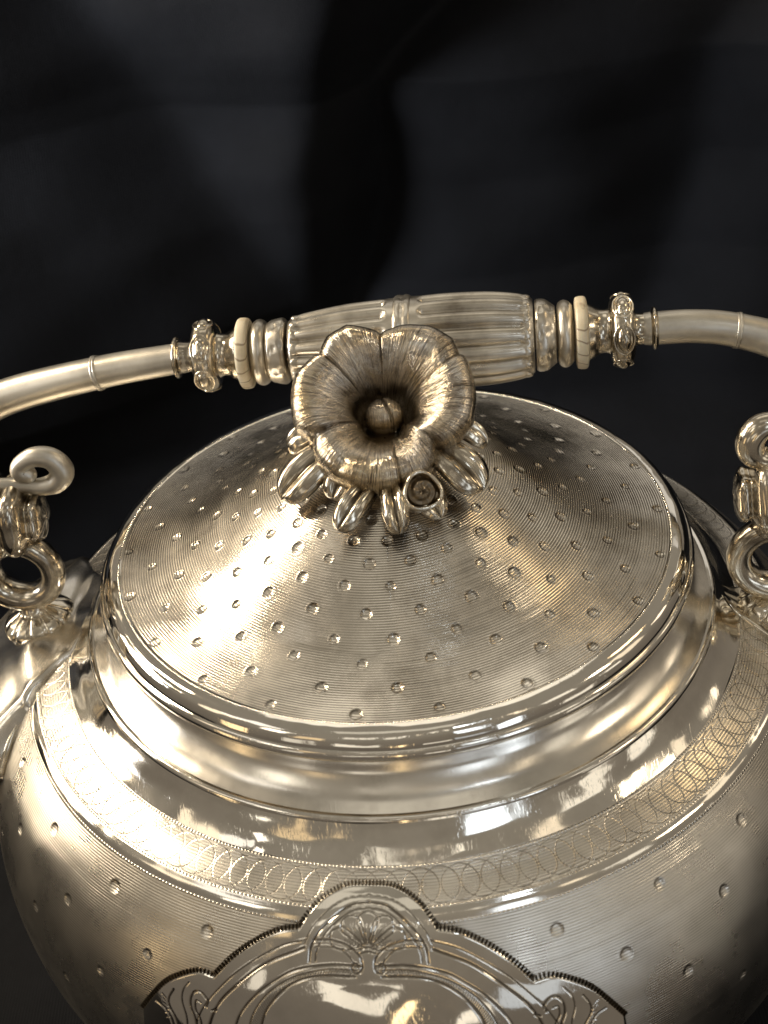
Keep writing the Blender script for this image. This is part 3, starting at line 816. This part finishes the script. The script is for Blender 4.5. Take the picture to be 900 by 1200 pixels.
o = lathe_z('engraved_dome', LP, theta_grid(1250, 240), M_FIELD, LID,
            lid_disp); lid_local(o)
# milled line where the dome meets the rim, then the polished rim
M_RIM = silver('polished_rim_silver', rough=0.06, wave=0.0005, wscale=75, tarnish=0.12, rough_var=0.05, milled=(0.035,))
rim_p = [(5.07, 0.42), (5.12, 0.43), (5.26, 0.40), (5.36, 0.33), (5.42, 0.23), (5.44, .16)]
o = lathe_z('polished_rim', catmull(rim_p, 0.014), TH, M_RIM, LID, lambda t, a, r, z: wob(t, a, 0.003)); lid_local(o)
lip_p = [(5.44, .16), (5.475, .145), (5.51, .10), (5.525, .03), (5.50, -.04), (5.43, -.085), (5.3, -.09), (5.15, -.07)]
o = lathe_z('rim_bead', catmull(lip_p, 0.014), TH, M_POL, LID, lambda t, a, r, z: wob(t, a, 0.002)); lid_local(o)

# ------------------------------------------------------------------ flower finial
FO = np.array([0.09, -0.60, 3.56]); FN = np.array([0, -0.60, 0.80]); FR = np.array([1.0, 0, 0]); FU = np.array([0, .80, .60])
ROT = -6.4
rad_tab = [(33, 313), (45, 333), (60, 316), (80, 275), (92, 248), (94, 256), (115, 306), (130, 308), (141, 284), (143, 292), (160, 320), (180, 314), (195, 304), (202, 272), (204, 258), (215, 284), (235, 294), (260, 288), (283, 274), (285, 268), (300, 276), (315, 244), (324, 216), (326, 232), (335, 268), (350, 303), (360, 309), (375, 317), (392, 322)]
ra = np.array([a for a, _ in rad_tab]); rv_ = np.array([r/196.0 for _, r in rad_tab])
def lipR(phi):      # phi in image degrees
    p = (phi-33) % 360+33
    return np.interp(p, ra, rv_)
t_k = np.array([0, .12, .28, .45, .62, .76, .87, .95, 1.0])
r_k = np.array([.22, .27, .34, .46, .63, .79, .92, .995, 1.0])
h_k = np.array([-1.15, -.80, -.47, -.22, -.03, .04, -.03, -.22, -.50])
def spl(x, xs, ys):
    P = catmull(np.stack([xs, ys], 1), n=200); return np.interp(x, P[:, 0], P[:, 1])
def flower_point(phi, t, lift=0.0, sc=1.0):
    """phi deg (array), t array -> points"""
    Rr = lipR(phi)
    rr = spl(t, t_k, r_k); hh = spl(t, t_k, h_k)
    rad = rr*(0.85+(Rr-0.85)*np.clip(t, 0, 1)**1.5)*sc if False else (rr*Rr)*sc
    a = np.radians(phi+ROT)
    drop = 0.14*np.cos(np.radians(phi-275))*t**2
    x = rad*np.cos(a); y = rad*np.sin(a)*1.05
    return FO+x[..., None]*FR+y[..., None]*FU+(hh+lift-drop)[..., None]*FN
# throat / calyx mesh closing the back of the flower: the finial itself
b = MB()
stem = [FO-FN*1.35, FO-FN*1.55+np.array([0, .02, -.05]), np.array([0.03, .1, 2.2]), np.array([0, .05, 1.95])]
v, f, uv = tube(stem, [.50, .46, .62, .9], 32, step=.08); b.add(v, f, uv)
phi = np.linspace(0, 360, 72, endpoint=False); tb = np.linspace(0, 1, 14)
V = []
for t in tb:
    rr = .40+(.86*lipR(phi)-.40)*t**1.3; hh = -1.45+1.02*t**0.75
    a = np.radians(phi+ROT)
    V.append(FO+(rr*np.cos(a))[:, None]*FR+(rr*np.sin(a))[:, None]*FU+(hh-0.14*np.cos(np.radians(phi-275))*t*t)[:, None]*FN)
V = np.array(V)
b.add(V.reshape(-1, 3), grid_faces(len(tb), 72, True))
FIN = b.build('flower_knob', M_CAST, LID); lid_local(FIN)
petals = [(93, 142), (142, 203), (203, 284), (284, 325), (325, 393), (393, 453)]
for i, (p0, p1) in enumerate(petals):
    nph = 64; nt = 44
    s = np.linspace(0, 1, nph); ph = p0-2.0+(p1-p0+3.0)*s
    t = np.linspace(0, 1, nt)
    PH, TT = np.meshgrid(ph, t); SS = np.repeat(s[None], nt, 0)
    # rounded lobe: edges curl down, one edge laps over its neighbour
    lift = 0.055*np.sin(np.pi*SS)**0.6*np.clip(TT*1.6, 0, 1)+0.07*(SS-0.5)*np.clip(TT*2, 0, 1)
    lift -= 0.10*(np.exp(-(SS/.03)**2)+np.exp(-((1-SS)/.03)**2))*np.clip(TT*1.5, 0.2, 1)
    # flutes running with the veins
    lift += 0.016*np.sin(SS*np.pi*(5+i % 3)+i)*TT*(1-.3*TT)
    if i in (0, 4): lift -= 0.05*np.exp(-((SS-.55)/.05)**2)*np.clip(TT*2-.6, 0, 1)*(1-TT*.5)
    if i == 2: lift -= 0.04*np.exp(-((SS-.42)/.04)**2)*np.clip(TT*2-.6, 0, 1)
    lift += [0, .05, .02, -.02, .10, .01][i]*TT
    Ptop = flower_point(PH, TT, lift)
    # underside: rolled lip, then back under
    ub = np.linspace(0, 1, 12)[1:]
    PHb, UB = np.meshgrid(ph, ub)
    lo = Ptop[-1]
    under = []
    cen = FO-FN*0.9
    for q in ub:
        # curl under: first down, then inward
        inward = (cen-lo); inward = inward-(inward@FN)[:, None]*FN
        under.append(lo-FN*0.16*np.sin(q*np.pi*.5)-FN*0.55*q*q+inward*(0.05*q+0.50*q*q))
    V = np.concatenate([Ptop, np.array(under)], 0)
    uu = np.concatenate([np.stack([SS+i*1.7, TT], -1), np.stack([np.repeat(s[None]+i*1.7, len(ub), 0), 1+UB*.5], -1)], 0)
    gr = (np.exp(-(SS/.03)**2)+np.exp(-((1-SS)/.03)**2))*np.clip(TT*3, 0, 1)+0.7*np.clip(1-TT*3.2, 0, 1)  # patina along the seams, plus throat shade painted into the colour
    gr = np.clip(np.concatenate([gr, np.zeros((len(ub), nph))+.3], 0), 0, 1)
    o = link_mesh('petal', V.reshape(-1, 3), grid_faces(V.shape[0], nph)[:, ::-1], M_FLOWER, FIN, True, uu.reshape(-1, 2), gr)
# bulb in the throat with its slit
c = FO-FN*0.64+FU*0.0
v, f = ellipsoid(c, FN, (.42, .33, .35), n=64, m=44)
dx = (v-c)@FR-0.06+((v-c)@FU)*0.35; 
v = v-np.exp(-(dx/.022)**2)[:, None]*FN*0.12*(((v-c)@FN) > 0)[:, None]
link_mesh('seed_bulb', v, f, M_FLOWER, FIN, True, np.stack([v[:, 0], v[:, 1]], 1))

def leaf(base, tip, w, thick, upv, arch=0.12, name='leaf', groove=0.09, mat=None):
    base = np.array(base, float); tip = np.array(tip, float); d = tip-base; Lg = np.linalg.norm(d)
    a, u, s_ = frame_from(d, upv)
    nt, ns = 34, 32
    t = np.linspace(0, 1, nt); ph = np.linspace(0, 2*np.pi, ns, endpoint=False)
    wid = w*np.where(t < .6, .55+.45*np.sin(np.pi/2*t/.6), np.sqrt(np.clip(1-((t-.6)/.4)**2.6, 0, 1)))+.008
    V = []; GG = []
    for i, tt in enumerate(t):
        c = base+d*tt+u*(arch*math.sin(math.pi*tt))
        cs, sn = np.cos(ph), np.sin(ph)
        hgt = thick*0.8*(wid[i]/w)*np.sign(sn)*np.abs(sn)**0.5; cs = np.sign(cs)*np.abs(cs)**0.85
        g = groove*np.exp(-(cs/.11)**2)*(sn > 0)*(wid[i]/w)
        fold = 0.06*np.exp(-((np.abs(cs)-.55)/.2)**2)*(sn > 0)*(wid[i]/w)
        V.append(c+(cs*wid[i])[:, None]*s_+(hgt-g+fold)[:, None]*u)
        GG.append(np.clip(np.exp(-(cs/.14)**2)*(sn > 0)+.8*(sn < -.1)+np.clip(1-tt*2.2, 0, 1)*.8, 0, 1))  # patina in the groove; underside and base shade painted in
    V = np.array(V).reshape(-1, 3)
    uv = np.stack([np.tile(ph/6.28, nt), np.repeat(t, ns)], 1)
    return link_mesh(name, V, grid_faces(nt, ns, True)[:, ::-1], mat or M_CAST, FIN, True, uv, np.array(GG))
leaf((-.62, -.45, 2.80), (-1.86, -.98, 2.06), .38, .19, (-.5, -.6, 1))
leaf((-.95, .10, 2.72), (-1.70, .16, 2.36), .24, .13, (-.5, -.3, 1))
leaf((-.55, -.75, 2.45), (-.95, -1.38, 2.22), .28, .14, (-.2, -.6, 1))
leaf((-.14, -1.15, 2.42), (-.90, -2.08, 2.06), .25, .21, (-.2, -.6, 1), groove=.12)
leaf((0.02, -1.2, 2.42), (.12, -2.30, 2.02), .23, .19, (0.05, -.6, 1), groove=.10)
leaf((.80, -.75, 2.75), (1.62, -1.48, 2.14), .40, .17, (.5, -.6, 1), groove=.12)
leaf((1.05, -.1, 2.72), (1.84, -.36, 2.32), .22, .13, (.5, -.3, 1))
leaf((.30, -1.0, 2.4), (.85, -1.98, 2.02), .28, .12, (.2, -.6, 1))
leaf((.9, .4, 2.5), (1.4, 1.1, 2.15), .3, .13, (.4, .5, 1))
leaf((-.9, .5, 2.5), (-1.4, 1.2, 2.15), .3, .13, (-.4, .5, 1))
# rose bud with a cup round it
bc = np.array([.55, -1.62, 2.34]); bn = np.array([.15, -.75, .62]); bn /= np.linalg.norm(bn)
b = MB()
v, f, uv = revolve([(-.25, .22), (-.1, .34), (.08, .37), (.22, .35), (.27, .315), (.24, .275), (.12, .25), (.05, .2)], bc, bn, 48, step=.025, mod=lambda x, t: .02*np.cos(t*3)); b.add(v, f, uv)
b.build('bud_cup', M_CAST, FIN)
v, f = ellipsoid(bc+bn*.08, bn, (.20, .27, .27), n=64, m=40)
a_, u2, w2 = frame_from(bn)
ang = np.arctan2((v-bc)@w2, (v-bc)@u2); rho = np.hypot((v-bc)@w2, (v-bc)@u2)
v = v+bn*(0.022*np.sin(ang*1+rho*48)*np.clip(rho*8, 0, 1)+.012*np.sin(ang*6))[:, None]
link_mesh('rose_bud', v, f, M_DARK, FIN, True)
# dark core added between the leaves, its colour stands in for shade
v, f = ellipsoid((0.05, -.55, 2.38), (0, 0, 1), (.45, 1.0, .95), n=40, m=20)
link_mesh('leaf_shade_core', v, f, M_DARK, FIN, True)
for o in list(bpy.data.objects):
    if o.parent in (LID,) and o.name.startswith('leaf'): lid_local(o)
